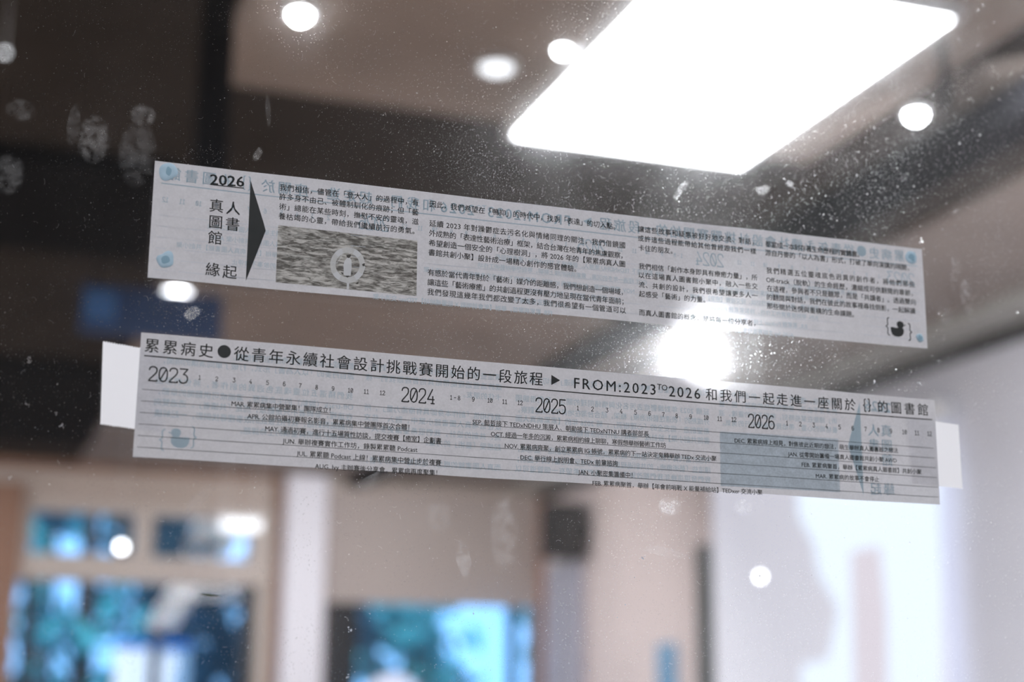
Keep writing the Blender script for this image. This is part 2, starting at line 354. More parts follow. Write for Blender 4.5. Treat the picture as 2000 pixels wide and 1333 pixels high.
# projector screen with its dark left case edge
s0 = onX(1396, 1150, XR - .1); s1 = onX(1842, 1150, XR - .1); st = onX(1620, 880, XR - .1).z
scr = thing('projector_screen', 'large white projector screen showing a pale blue picture on the right wall', 'projector screen', (XR - .06, (s0.y + s1.y) / 2, -.9))
def scr_part(name, x0, x1, y0, y1, z0, z1, m, bev=0):
    o = box(name, x0, x1, y0, y1, z0, z1, m, scr, bev); o.matrix_parent_inverse = Matrix.Translation(-scr.location); return o
def emit_mat(name, col, s): 
    return mat(name, (.6, .6, .6), .8, emit=(col, s))
M['scr_lav'] = emit_mat('projected_lavender', (.74, .76, .90), .62)
M['scr_blue'] = emit_mat('projected_pale_blue', (.76, .86, 1.0), .52)
M['scr_pink'] = emit_mat('projected_pale_pink', (.82, .76, .84), .40)
scr_part('screen_sheet', XR - .105, XR - .10, s1.y, s0.y, -.9, st, M['scr_lav'])
scr_part('top_case', XR - .14, XR - .03, s1.y - .05, s0.y + .05, st, st + .09, M['lampmetal'], .01)
scr_part('bottom_bar', XR - .12, XR - .085, s1.y, s0.y, -.93, -.9, M['black'], .005)
def scr_poly(name, pts, m, d):
    bm = bmesh.new(); vs = []
    for (px, py) in pts:
        q = onX(px, py, XR - .1); vs.append(bm.verts.new((XR - .105 - d, q.y, q.z)))
    bm.faces.new(vs); bmesh.ops.solidify(bm, geom=bm.faces[:], thickness=.0008)
    o = link(name, bm, m, scr); o.matrix_parent_inverse = Matrix.Translation(-scr.location); return o
scr_poly('projected_shape', [(1556, 900), (1562, 1010), (1590, 1060), (1600, 1120), (1640, 1190), (1620, 1290), (1568, 1300), (1566, 1400), (1840, 1400), (1838, 900)], M['scr_blue'], .002)
scr_poly('projected_shape', [(1664, 1078), (1722, 1066), (1736, 1200), (1738, 1400), (1672, 1400)], M['scr_pink'], .004)
o = box('edge_pole', XR - .16, XR - .1, 0, .13, -1.55, onX(1385, 1062, XR - .13).z, M['dkgreen'], None, .01); o.location.y = s0.y + .02
prop(o, 'dark green upright pole standing beside the left edge of projector screen', 'pole'); o.name = 'upright_pole'
# hanging black post (left) and thin rod (right)
q = onY(430, 0, 3.6); q2 = onY(398, 360, 3.6)
o = box('hanging_post', -.04, .04, -.03, .03, 0, ZC - q2.z, M['beam'], None, .006); o.location = (q2.x + .012, 3.6, q2.z)
prop(o, 'black square post hanging from the ceiling at the left', 'post')
q = onY(1848, 215, 3.2)
o = lathe('hanging_rod', [(.012, 0), (.012, ZC - q.z)], M['beam']); o.location = (q.x, 3.2, q.z)
prop(o, 'thin black rod hanging down at upper right near the ceiling panel', 'rod')
# blue board added to stand for a blurred blue reflection and its brighter spot
b0, b1 = onY(158, 600, 6.1), onY(432, 640, 6.1)
bo = thing('reflection_board', 'dark blue reflection patch at left, added as a board below the dark ceiling', 'board', ((b0.x + b1.x) / 2, 6.1, b1.z))
o = box('board_panel', b0.x, b1.x, 6.08, 6.12, onY(200, 652, 6.1).z, onY(200, 560, 6.1).z, M['navy'], bo); o.matrix_parent_inverse = Matrix.Translation(-bo.location)
o = box('bright_patch', onY(165, 600, 6.1).x, onY(225, 600, 6.1).x, 6.065, 6.08, onY(200, 628, 6.1).z, onY(200, 572, 6.1).z, M['navyb'], bo); o.matrix_parent_inverse = Matrix.Translation(-bo.location)
for xx in (b0.x + .05, b1.x - .05):
    o = box('hanger', xx - .004, xx + .004, 6.09, 6.11, onY(200, 562, 6.1).z, ZC, M['beam'], bo); o.matrix_parent_inverse = Matrix.Translation(-bo.location)

# ------------------------------------------------------------------ lamps
COOL = (.92, .95, 1.0)
M['em_panel'] = lamp_mat('panel_light', COOL, 20.0)
pl = thing('ceiling_panel_lamp', 'large glowing white rectangular ceiling light panel', 'ceiling light', (1.80, 3.6, ZC - .04))
box('diffuser', -.385, .385, -.62, .54, -.035, -.03, M['em_panel'], pl)
bm = bmesh.new()
for a in ((-.405, -.385, -.64, .56), (.385, .405, -.64, .56), (-.385, .385, -.64, -.62), (-.385, .385, .54, .56)): bx(bm, a[0], a[1], a[2], a[3], -.04, .005)
link('panel_frame', bm, M['lampmetal'], pl)
def downlight(px, py, r, s, label, z=ZC - .03, drop=0.0):
    q = onZ(px, py, z - drop)
    t = thing('ceiling_spotlight', label, 'ceiling light', (q.x, q.y, z), 'round ceiling spotlights')
    prof = [(r + .012, 0), (r + .014, -.012 - drop), (r + .001, -.014 - drop), (r + .001, -.006 - drop)]
    lathe('housing', prof, M['lampmetal'], t)
    key = 'em_%g' % s
    if key not in M: M[key] = lamp_mat('spot_light_%d' % int(s), COOL, s)
    dm = 1.0 if r < .04 else .45
    lathe('lens', [(r * math.cos(k * math.pi / 12), -.008 - drop - r * dm * math.sin(k * math.pi / 12)) for k in range(7)], M[key], t)
    return t
downlight(587, 20, .024, 70, 'round ceiling spotlight glowing near the top edge, left of the panel')
downlight(345, 568, .060, 30, 'wide oval-looking ceiling spotlight just below the upper paper strip, left')
q = onZ(1360, 690, ZC - .12); aim = math.atan2(-q.x, -q.y)
t = thing('ceiling_spotlight', 'dazzling ceiling spotlight between the two paper strips', 'ceiling light', q, 'round ceiling spotlights')
dz = (Vector((0, 0, 0)) - q).normalized().to_track_quat('Z', 'Y').to_matrix().to_4x4()
M['em_dazzle'] = lamp_mat('dazzling_light', COOL, 1500)
for nm, prof, mm_ in (('housing', [(.046, -.09), (.052, -.08), (.054, .05), (.050, .05), (.047, .0), (.044, -.01)], M['lampmetal']), ('lens', [(.043, 0), (.03, .003), (0, .004)], M['em_dazzle'])):
    o = lathe(nm, prof, mm_, t); o.matrix_local = dz
lathe('stem', [(.008, .04), (.008, .12)], M['lampmetal'], t, 12)
downlight(1788, 217, .024, 60, 'round ceiling spotlight right of the big ceiling panel')
downlight(970, 125, .046, 2.2, 'soft white ceiling spotlight just left of the big panel')
downlight(1099, 90, .018, 40, 'small ceiling spotlight touching the left edge of big panel')
def puck(px, py, y, r, s, label):  # the two white ones are added to stand for lamp reflections in the glass
    q = onY(px, py, y); t = thing('round_light_spot', label, 'lamp', (q.x, y, q.z), 'small round lamps hung in the room')
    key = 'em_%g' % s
    if key not in M: M[key] = lamp_mat('glow_ball_light_%d' % int(s), COOL, s)
    lathe('glow_ball', [(0, -r), (r * .7, -r * .7), (r, 0), (r * .7, r * .7), (0, r)], M[key], t)
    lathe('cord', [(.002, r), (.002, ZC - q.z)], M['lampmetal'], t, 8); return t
puck(1485, 1127, 5.4, .010, 14, 'small round white lamp reflection in front of the projector screen, added as a glowing ball')
puck(237, 1069, 9.0, .022, 14, 'small round white lamp reflection in front of the left upper window pane, added as a glowing ball')
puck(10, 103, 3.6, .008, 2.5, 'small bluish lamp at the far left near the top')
q0, q1 = onY(432, 1022, 11.2), onY(508, 1030, 11.2)  # glowing tube added in place of a lamp's reflection in the glass
tl = thing('tube_reflection', 'short white lamp reflection before the upper window pane, added as a glowing tube', 'lamp', (q0.x, 11.2, q0.z))
M['em_tube'] = lamp_mat('tube_reflection_glow', COOL, 2.2)
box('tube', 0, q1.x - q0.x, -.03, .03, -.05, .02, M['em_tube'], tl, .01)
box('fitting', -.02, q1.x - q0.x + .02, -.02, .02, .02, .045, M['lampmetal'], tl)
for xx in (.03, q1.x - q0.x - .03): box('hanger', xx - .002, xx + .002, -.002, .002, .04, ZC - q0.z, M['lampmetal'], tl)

# ------------------------------------------------------------------ outdoors
prop(box('ground', -12, 22, YB + .3, 45, ZF - .3, ZF - .05, M['ground']), 'grey open ground outside the far windows', kind='structure')
def tree(x, y, h, r, m, label, nl=900, trunk=.16, leaf=.22, low=.25):
    t = thing('tree', label, 'tree', (x, y, ZF - .05), 'trees outside the far windows')
    lathe('trunk', [(trunk * 1.3, 0), (trunk, h * .3), (trunk * .6, h * .75), (.02, h * .95)], M['bark'], t, 10)
    bm = bmesh.new()
    cl = [(random.gauss(0, r * .45), random.gauss(0, r * .45), h * random.uniform(low, 1.0), r * random.uniform(.25, .5)) for _ in range(22)]
    for _ in range(nl):
        a = random.choice(cl); v = Vector((random.gauss(0, 1), random.gauss(0, 1), random.gauss(0, 1))).normalized() * a[3] * random.random() ** .4
        c = Vector(a[:3]) + v; u = Vector((random.gauss(0, 1), random.gauss(0, 1), random.gauss(0, 1))).normalized(); s = leaf * random.uniform(.6, 1.3)
        w_ = u.cross(Vector((random.random(), random.random(), random.random()))).normalized()
        bm.faces.new([bm.verts.new(c - u * s), bm.verts.new(c + w_ * s * .45), bm.verts.new(c + u * s), bm.verts.new(c - w_ * s * .45)])
    f = link('foliage', bm, m, t); f['kind'] = 'stuff'
tree(-.6, 17, 5.2, 1.5, M['leafA'], 'teal green leafy tree outside the left window', 650)
tree(1.3, 21, 5.5, 1.6, M['leafA'], 'bright green tree seen through the left window beside a dark trunk', 420)
tree(2.9, 16.5, 4.0, 1.0, M['leafB'], 'dark green tree outside, behind the white column', 1000)
tree(5.2, 19, 4.5, 1.3, M['leafA'], 'green tree outside under the roller blind window', 380)
tree(3.4, 27, 5.0, 1.3, M['leafB'], 'dark slender tree far outside under the roller blind window', 350)
tree(1.55, 14.6, 4.1, .55, M['leafB'], 'dark tree crown just outside behind the right upper window pane', 1300, low=.66, leaf=.13, trunk=.06)
tree(1.0, 26.5, 6.8, 1.2, M['leafB'], 'dark gappy tree outside behind the left upper window pane', 700, low=.6, leaf=.2)
tree(-4, 34, 4.5, 1.8, M['leafB'], 'dark distant tree outside behind the teal one', 550)
q0, q1 = onY(226, 1250, 15.5), onY(372, 1250, 15.5)
sg = thing('outdoor_board', 'white board with blue top edge standing outside the left window', 'board', ((q0.x + q1.x) / 2, 15.5, ZF - .05))
hh = q0.z - (ZF - .05); wd = (q1.x - q0.x) / 2
box('board_face', -wd, wd, -.03, .03, .3, hh - .08, M['signw'], sg, .01)
box('blue_edge', -wd - .01, wd + .01, -.04, .04, hh - .08, hh, M['signb'], sg, .01)
for s in (-1, 1): box('leg', s * wd * .8 - .03, s * wd * .8 + .03, -.03, .03, 0, .3, M['signb'], sg)
q = onY(768, 1316, 15.0)
um = thing('parasol', 'pale beige parasol top outside below the roller blind', 'parasol', (q.x, 15.0, ZF - .05))
hh = q.z - (ZF - .05)
lathe('canopy', [(.30, hh - .22), (.27, hh - .14), (.17, hh - .05), (0, hh)], mat('beige_parasol_cloth', (.7, .55, .5), .8), um, 16)
lathe('pole', [(.02, 0), (.02, hh - .1)], M['lampmetal'], um, 8)

# ------------------------------------------------------------------ the glass
gl = box('window_3', XL, XR, YG, YG + .006, ZF, ZC, M['pane']); gl['kind'] = 'structure'; gl['label'] = 'large dusty glass pane carrying the two paper strips'
YBK = YG + .006
bm = bmesh.new()
def flake(px, py, s, k=5, st=1.0, ang=0.0):
    c = onY(px, py, YBK + .0002); r0 = random.random() * 6.28; vs = []
    for i in range(k):
        a = r0 + i * 6.2832 / k; u, v = s * math.cos(a) * st, s * math.sin(a)
        vs.append(bm.verts.new((c.x + u * math.cos(ang) - v * math.sin(ang), c.y + random.uniform(0, .00004), c.z + u * math.sin(ang) + v * math.cos(ang))))
    bm.faces.new(vs)
clumps = [(random.uniform(-100, 2100), random.uniform(-80, 1400), random.uniform(30, 160)) for _ in range(70)]
for _ in range(30000):
    if random.random() < .35:
        c = random.choice(clumps); px, py = random.gauss(c[0], c[2]), random.gauss(c[1], c[2])
    else: px, py = random.uniform(-150, 2150), random.uniform(-120, 1450)
    if px < 620 and random.random() < .6: continue
    if py > 950 and random.random() < .55: continue
    s = .00006 * math.exp(random.gauss(0, .5))
    flake(px, py, min(s, .0003), 5, random.choice((1, 1, 1, 1.6)), random.random() * 3.14)
for _ in range(11000):                      # the dustier band below the light panel
    px = random.gauss(1330, 330); py = random.gauss(430, 160)
    flake(px, py, 00.000055 * math.exp(random.gauss(0, .5)))
for (cx, cy, sx, sy, n, sc) in ((1410, 660, 120, 55, 1500, .00009), (380, 620, 26, 16, 90, .00009), (395, 308, 40, 10, 120, .00008), (360, 585, 30, 24, 90, .00008),
                                (1300, 640, 60, 30, 400, .00008), (60, 800, 60, 40, 40, .0001), (1000, 1060, 40, 100, 260, .00006)):
    for _ in range(n): flake(random.gauss(cx, sx), random.gauss(cy, sy), sc * math.exp(random.gauss(0, .4)))
for _ in range(420):                       # curled fibres
    px, py = (random.uniform(0, 2000), random.uniform(0, 1333)) if random.random() < .5 else (random.gauss(1350, 280), random.gauss(480, 160))
    a = random.random() * 6.28; d = random.uniform(-.35, .35)
    for k in range(random.randint(4, 8)):
        flake(px, py, .00006, 4, 2.4, -a); px += math.cos(a) * 1.6; py += math.sin(a) * 1.6; a += d
for (px, py, s) in ((750, 223, .0005), (372, 296, .0003), (410, 289, .00028), (56, 706, .0006), (53, 790, .0005), (120, 832, .0006), (111, 807, .0004), (20, 935, .0005), (684, 1230, .0007), (1180, 325, .0004), (1800, 470, .0008), (679, 1323, .0006), (1256, 1090, .0007), (60, 700, .0005)):
    for k in range(7): flake(px + random.gauss(0, 2), py + random.gauss(0, 2.2), s * random.uniform(.2, .5), 6)
o = link('dust_specks', bm, M['speck'], gl); o['kind'] = 'stuff'; o['label'] = 'fine white dust specks and fibres scattered over the glass'

def smudge(name, pts, m, label, sub=True):
    """a film on the room-side face of the glass; pts is its outline in order"""
    bm = bmesh.new(); q = [onY(a, b, YBK + .0004) for a, b in pts]
    # round the outline off
    for _ in range(2):
        q = [p for i in range(len(q)) for p in (q[i].lerp(q[(i + 1) % len(q)], .25), q[i].lerp(q[(i + 1) % len(q)], .75))]
    f = bm.faces.new([bm.verts.new(p) for p in q])
    o = link(name, bm, m, gl); o['label'] = label; return o
def oval(cx, cy, a, b, rot=0):
    r = math.radians(rot)
    return [(cx + a * math.cos(t) * math.cos(r) - b * math.sin(t) * math.sin(r), cy + a * math.cos(t) * math.sin(r) + b * math.sin(t) * math.cos(r)) for t in [k * math.pi / 5 for k in range(10)]]
for args in (
    (oval(183, 272, 36, 52, 6), 'film', 'oval fingerprint, third from the left above the upper strip'),
    (oval(279, 225, 30, 24, 20), 'film', 'small round fingerprint above the left end of upper strip'),
    (oval(268, 300, 42, 72, 10), 'filml', 'long faint finger smear left of the upper strip corner'),
    ([(122, 290), (135, 215), (152, 196), (160, 205), (157, 280), (140, 292)], 'filml', 'narrow wedge-shaped finger smear, second from the left'),
    (oval(40, 215, 34, 24, 20), 'filml', 'faint fingerprint at the far left edge'),
    (oval(18, 340, 34, 45, 0), 'filml', 'dim palm smear at left edge below the fingerprints'),
    ([(515, 180), (524, 182), (532, 235), (527, 262), (521, 240)], 'filml', 'thin vertical scratch-like smear above the upper strip'),
    ([(490, 305), (508, 284), (516, 286), (512, 304), (494, 322)], 'film', 'small slanted smear just above the arrow'),
    ([(1308, 395), (1325, 362), (1350, 345), (1352, 352), (1330, 380), (1314, 402)], 'filmh', 'brushed white streak below the ceiling panel'),
    ([(1468, 362), (1485, 368), (1500, 355), (1510, 362), (1492, 385), (1478, 382)], 'filmh', 'ragged white blot right of the brushed streak'),
    (oval(1543, 359, 8, 7), 'filmh', 'tiny white blot, right of the ragged blot'),
    ([(1370, 320), (1360, 300), (1380, 305), (1392, 325), (1376, 335)], 'filml', 'dim smear under lower corner of the ceiling panel'),
    (oval(905, 1092, 15, 48, -14), 'film', 'tall narrow fingerprint below the lower strip'),
    (oval(985, 1040, 32, 90, -3), 'filml', 'large long finger smear below the lower strip'),
    (oval(858, 1010, 30, 34, 0), 'filml', 'faint round fingerprint below the lower strip'),
    (oval(1308, 990, 26, 20, 0), 'filmh', 'bright white blot under lower strip, middle'),
    (oval(1452, 990, 24, 20, 0), 'film', 'paler blot under lower strip, right'),
    (oval(730, 940, 60, 14, -28), 'filml', 'faint slanted wipe mark under the lower strip'),
    (oval(390, 975, 60, 12, -45), 'filml', 'faint diagonal wipe mark over the left window'),
    ([(1855, 490), (1880, 500), (1872, 545), (1858, 578), (1850, 560), (1862, 530)], 'film', 'upper curved finger mark at right edge'),
    (oval(1888, 580, 13, 44, -16), 'film', 'long drip-shaped finger mark at right edge'),
    (oval(1845, 610, 16, 30, 0), 'filml', 'faint round mark right of the upper strip end'),
    (oval(1300, 1080, 60, 10, 15), 'filml', 'faint scratched patch over the pink wall'),
    (oval(375, 612, 24, 12, -38), 'filmh', 'grainy white smudge beside the oval spotlight'),
    (oval(9, 103, 18, 24, 0), 'filmh', 'bluish white blot at left edge near the top'),
    (oval(1400, 262, 40, 8, -25), 'filml', 'thin smear over the lower edge of ceiling panel'),
):
    smudge('fingerprint' if 'finger' in args[2] else 'smear', args[0], M[args[1]], args[2])
bm = bmesh.new()
for i in range(8):
    p = onY(393 + i * 4.6, 1161 + i * .55, YG - .0001)
    s = .0005 * (1 - abs(i - 3.5) / 5); bx(bm, p.x - .00055, p.x + .00055, p.y - .0002, p.y, p.z - s, p.z + s * random.uniform(.3, .9))
o = link('dirt_fleck', bm, mat('dark_olive_dirt', (.02, .035, .01), .9), gl); o['label'] = 'small dark green fleck stuck on glass over the left window'

# ------------------------------------------------------------------ the two paper strips
class Strip:
    def __init__(s, bl, tl, tr, br):
        P = [onY(*q, YG) for q in (bl, tl, tr, br)]
        s.o = P[0]; s.u = (P[3] - P[0]); s.L = s.u.length; s.u.normalize()
        s.v = (P[1] - P[0]); s.H = s.v.length; s.v = Vector((-s.u.z, 0, s.u.x))
        s.ph = random.random() * 5
    def bulge(s, a, b):                       # slight waviness of the sheet, in metres towards the camera
        t = a / s.L * 6.28
        e = 4 * (b / s.H - .5) ** 2
        return .00035 + .00014 * math.sin(2.1 * t + s.ph) + .00022 * e * math.sin(3.3 * t + 1.4 * s.ph) + .00008 * math.sin(7 * t)
    def pt(s, a, b, lift=0.0):                # a along, b up, metres
        p = s.o + s.u * a + s.v * b; p.y = YG - s.bulge(a, b) - lift; return p
    def inv(s, px, py):
        p = onY(px, py, YG) - s.o; return p.dot(s.u), p.dot(s.v)
S1 = Strip((288, 543), (303, 315), (1800, 487), (1811, 682))
S2 = Strip((259, 893), (277, 650), (1824, 782), (1835, 987))
print('STRIPS', S1.L, S1.H, S2.L, S2.H)

T1 = thing('paper_strip', 'upper paper strip with black arrow, text columns and grey sea photo', 'paper strip', S1.o, 'printed paper strips on the glass')
T2 = thing('paper_strip', 'lower paper strip printed with a ruled timeline from 2023 to 2026, held by white tape', 'paper strip', S2.o, 'printed paper strips on the glass')
def put(name, bm, m, t):
    o = link(name, bm, m, t); o.matrix_parent_inverse = Matrix.Translation(-t.location); return o
# sheets: thin slabs following the waviness, their edges a touch uneven
def sheet(S, T, top_dev):
    bm = bmesh.new(); nx, nz = 110, 8; G = []
    for i in range(nx + 1):
        a = S.L * i / nx; row = []
        for j in range(nz + 1):
            b = S.H * j / nz
            if j == nz: b += top_dev(a / S.L)
            if j == 0: b += .0001 * math.sin(a * 90)
            row.append((bm.verts.new(S.pt(a, b)), bm.verts.new(S.pt(a, b, -.0001))))
        G.append(row)
    for i in range(nx):
        for j in range(nz):
            bm.faces.new((G[i][j][0], G[i + 1][j][0], G[i + 1][j + 1][0], G[i][j + 1][0]))
    for f in bm.faces: f.smooth = True
    return put('paper_sheet', bm, M['paper'], T)
for v in (): pass
sheet(S1, T1, lambda f: .00012 * math.sin(f * 9) + (.0004 * max(0, (f - .4)) if f < .8 else .0))
sheet(S2, T2, lambda f: .0001 * math.sin(f * 11))

G1, G2 = bmesh.new(), bmesh.new()          # what shows through: on S1 the other side = S2's layout, and the reverse
GL1, GL2 = bmesh.new(), bmesh.new()
def mir(S, a): return .0012 + (S.L - .0024) * (1 - a / ({S1: S2, S2: S1}[S]).L)   # where a point of the reverse side shows
def emit_poly(bm, S, polys, lift, mirror=False):
    for poly in polys:
        vs = []
        for a, b in poly:
            if mirror: a = mir(S, a)
            vs.append(bm.verts.new(S.pt(a, b, lift)))
        if mirror: vs.reverse()
        try: bm.faces.new(vs)
        except ValueError: pass
def ghost_of(S): return (G2, S2) if S is S1 else (G1, S1)
INK, RUL, PIC, GHO = .00009, .00006, .00004, .00002
def shape(name, S, T, polys, m=None, lift=INK, ghost=True, gbm=None):
    bm = bmesh.new(); emit_poly(bm, S, polys, lift); o = put(name, bm, m or M['ink'], T)
    if ghost:
        g, O = ghost_of(S); emit_poly(gbm if gbm is not None else g, O, polys, GHO, True)
    return o

_dg = None
def glyphs(body, space):
    cu = bpy.data.curves.new('tmp', 'FONT'); cu.body = body; cu.resolution_u = 2; cu.space_character = space; cu.size = 1
    o = bpy.data.objects.new('tmp', cu); COL.objects.link(o)
    bpy.context.view_layer.update()
    me = bpy.data.meshes.new_from_object(o.evaluated_get(bpy.context.evaluated_depsgraph_get()))
    vs = [(v.co.x, v.co.y) for v in me.vertices]; fs = [tuple(p.vertices) for p in me.polygons]
    bpy.data.objects.remove(o); bpy.data.curves.remove(cu); bpy.data.meshes.remove(me); return vs, fs
def text(S, T, body, p0, p1, em, name='text_line', bold=.007, vc=.375, squeeze=None, ghost=True):
    """one printed line fitted between two measured ends; em in photo pixels at the start"""
    a0 = Vector(S.inv(*p0)); a1 = Vector(S.inv(*p1)); d = a1 - a0; W = d.length; d.normalize(); n = Vector((-d.y, d.x))
    mid = ((p0[0] + p1[0]) / 2, (p0[1] + p1[1]) / 2)
    dep = onY(*mid, YG).dot(_cz * -1) / F; em = em * dep * 1.0
    if squeeze is None and len(body) > 1:
        v1, _ = glyphs(body, 1.0); v2, _ = glyphs(body, 1.2)
        w1 = (max(x for x, _ in v1) - min(x for x, _ in v1)) * em; w2 = (max(x for x, _ in v2) - min(x for x, _ in v2)) * em
        sp = 1 + .2 * (W - w1) / (w2 - w1) if w2 > w1 else 1
        vs, fs = glyphs(body, max(sp, .82))
    else: vs, fs = glyphs(body, 1.0)
    x0 = min(x for x, _ in vs); x1 = max(x for x, _ in vs); sx = W / (x1 - x0) if len(body) > 1 else em
    if len(body) == 1: x0 = (x0 + x1) / 2; a0 = (a0 + a1) / 2
    co = [a0 + d * ((x - x0) * sx) + n * ((y - vc) * em) for x, y in vs]
    def build(bm, SS, lift, mirror):
        L = [bm.verts.new(SS.pt(mir(SS, c.x) if mirror else c.x, c.y, lift)) for c in co]
        for f in fs:
            ff = [L[i] for i in f]
            if mirror: ff.reverse()
            try: bm.faces.new(ff)
            except ValueError: pass
    bm = bmesh.new(); build(bm, S, INK, False)
    for k in (-1, 1):                          # printed strokes spread a little
        co2 = co; co = [c + (d * k + n * .6) * bold * em for c in co2]; build(bm, S, INK + .000002 * k, False); co = co2
    put(name, bm, M['ink'], T)
    if ghost:
        g, O = ghost_of(S); build(g, O, GHO, True)
        if em / dep > 20:
            for k in (-1, 1):
                co2 = co; co = [c + (d * k + n * .6) * .014 * em for c in co2]; build(g, O, GHO + .000002 * k, True); co = co2

# stroke digits for the slim monospaced figures
DIG = {'0': [[(.3, 1), (.12, .93), (.02, .75), (0, .5), (.02, .25), (.12, .07), (.3, 0), (.48, .07), (.58, .25), (.6, .5), (.58, .75), (.48, .93), (.3, 1)], [(.1, .14), (.5, .86)]],
 '1': [[(.08, .82), (.3, 1), (.3, 0)], [(.06, 0), (.54, 0)]],
 '2': [[(.02, .78), (.06, .92), (.2, 1), (.4, 1), (.54, .92), (.58, .76), (.55, .62), (.44, .48), (.06, .1), (.02, 0), (.6, 0), (.6, .08)]],
 '3': [[(.02, 1), (.58, 1), (.28, .62), (.46, .58), (.58, .44), (.6, .26), (.52, .08), (.34, 0), (.18, 0), (.04, .08), (0, .18)]],
 '4': [[(.44, 1), (.02, .28), (.6, .28)], [(.48, .5), (.48, 0)], [(.34, 0), (.62, 0)]],
 '5': [[(.58, 1), (.06, 1), (.03, .54), (.2, .62), (.4, .61), (.54, .52), (.6, .32), (.54, .1), (.36, 0), (.18, 0), (.04, .08), (0, .16)]],
 '6': [[(.54, .9), (.42, 1), (.22, .98), (.06, .8), (0, .5), (.01, .22), (.12, .05), (.3, 0), (.48, .05), (.59, .22), (.59, .38), (.5, .54), (.32, .6), (.14, .55), (.02, .42)]],
 '7': [[(0, .9), (0, 1), (.6, 1), (.24, .4), (.2, 0)]],
 '8': [[(.3, 1), (.1, .92), (.05, .76), (.12, .6), (.3, .53), (.48, .6), (.55, .76), (.5, .92), (.3, 1)], [(.3, .53), (.08, .43), (0, .25), (.08, .06), (.3, 0), (.52, .06), (.6, .25), (.52, .43), (.3, .53)]],
 '9': [[(.06, .1), (.18, 0), (.38, .02), (.54, .2), (.6, .5), (.59, .78), (.48, .95), (.3, 1), (.12, .95), (.01, .78), (.01, .62), (.1, .46), (.28, .4), (.46, .45), (.58, .58)]],
 '-': [[(.1, .5), (.5, .5)]]}
def stroke_polys(path, w):
    out = []
    for (x0, y0), (x1, y1) in zip(path, path[1:]):
        dx, dy = x1 - x0, y1 - y0; l = math.hypot(dx, dy) or 1; nx, ny = -dy / l * w / 2, dx / l * w / 2
        out.append([(x0 - nx, y0 - ny), (x1 - nx, y1 - ny), (x1 + nx, y1 + ny), (x0 + nx, y0 + ny)])
    for (x, y) in path: out.append([(x + w / 2 * math.cos(k * math.pi / 4), y + w / 2 * math.sin(k * math.pi / 4)) for k in range(8)])
    return out
def digits(S, s, cx, cy, hpx, wchar, pitch, wt):
    """polys of a figure string centred at a pixel; hpx height, wchar glyph width, pitch advance, wt stroke (pixels)"""
    dep = onY(cx, cy, YG).dot(_cz * -1) / F; a, b = S.inv(cx, cy); h = hpx * dep; ww = wchar * dep / .6; pt = pitch * dep; w_ = wt * dep
    tot = pt * (len(s) - 1) + wchar * dep; out = []
    for i, ch in enumerate(s):
        ox = a - tot / 2 + i * pt
        for path in DIG.get(ch, []):
            pp = [(ox + x * ww, b - h / 2 + y * h) for x, y in path]; out += stroke_polys(pp, w_)
    return out
def rule(S, pts, wpx):
    out = []
    q = [S.inv(*p) for p in pts]; w_ = wpx * .00018
    for p0, p1 in zip(q, q[1:]):
        k = 24
        for i in range(k):
            t0, t1 = i / k, (i + 1) / k
            x0, y0 = p0[0] + (p1[0] - p0[0]) * t0, p0[1] + (p1[1] - p0[1]) * t0; x1, y1 = p0[0] + (p1[0] - p0[0]) * t1, p0[1] + (p1[1] - p0[1]) * t1
            out.append([(x0, y0 - w_ / 2), (x1, y1 - w_ / 2), (x1, y1 + w_ / 2), (x0, y0 + w_ / 2)])
    return out
def disc(S, cx, cy, r, n=28):
    a, b = S.inv(cx, cy); dep = onY(cx, cy, YG).dot(_cz * -1) / F; r *= dep
    return [(a + r * math.cos(2 * math.pi * i / n), b + r * math.sin(2 * math.pi * i / n)) for i in range(n)]
def poly(S, pts): return [S.inv(*p) for p in pts]
def fix(p):                                 # counter-clockwise seen from the camera
    A = sum(x0 * y1 - x1 * y0 for (x0, y0), (x1, y1) in zip(p, p[1:] + p[:1])); return p if A > 0 else p[::-1]

# ---- upper strip
text(S1, T1, '2026', (410.6, 350.2), (476.3, 355.0), 30, 'year_heading', bold=.022, squeeze=1)
shape('year_underline', S1, T1, rule(S1, [(410.1, 361.2), (475.4, 368.0)], 1.8))
for ch, c in (('真', (422.3, 402.9)), ('人', (455.1, 407.6)), ('圖', (420.7, 434.4)), ('書', (453.8, 438.6)), ('館', (419.1, 465.4)), ('緣', (415.1, 527.3)), ('起', (448.4, 532.0))):
    text(S1, T1, ch, c, (c[0] + .5, c[1] + .05), 29, 'heading_character')
def rr(t):                                  # right-hand edge of the arrow
    return (489.3 + 29.8 * t / .495, 352.9 + 97.5 * t / .495) if t < .495 else (519.1 - 39.2 * (t - .495) / .505, 450.4 + 99.5 * (t - .495) / .505)
shape('arrow_mark', S1, T1, [fix(poly(S1, p)) for p in [
    [(489.3 - 9.4 * t0, 352.9 + 197 * t0), (489.3 - 9.4 * t1, 352.9 + 197 * t1), rr(t1), rr(t0)] for t0, t1 in [(k / 14, (k + 1) / 14) for k in range(14)]]])
E1 = 14.3
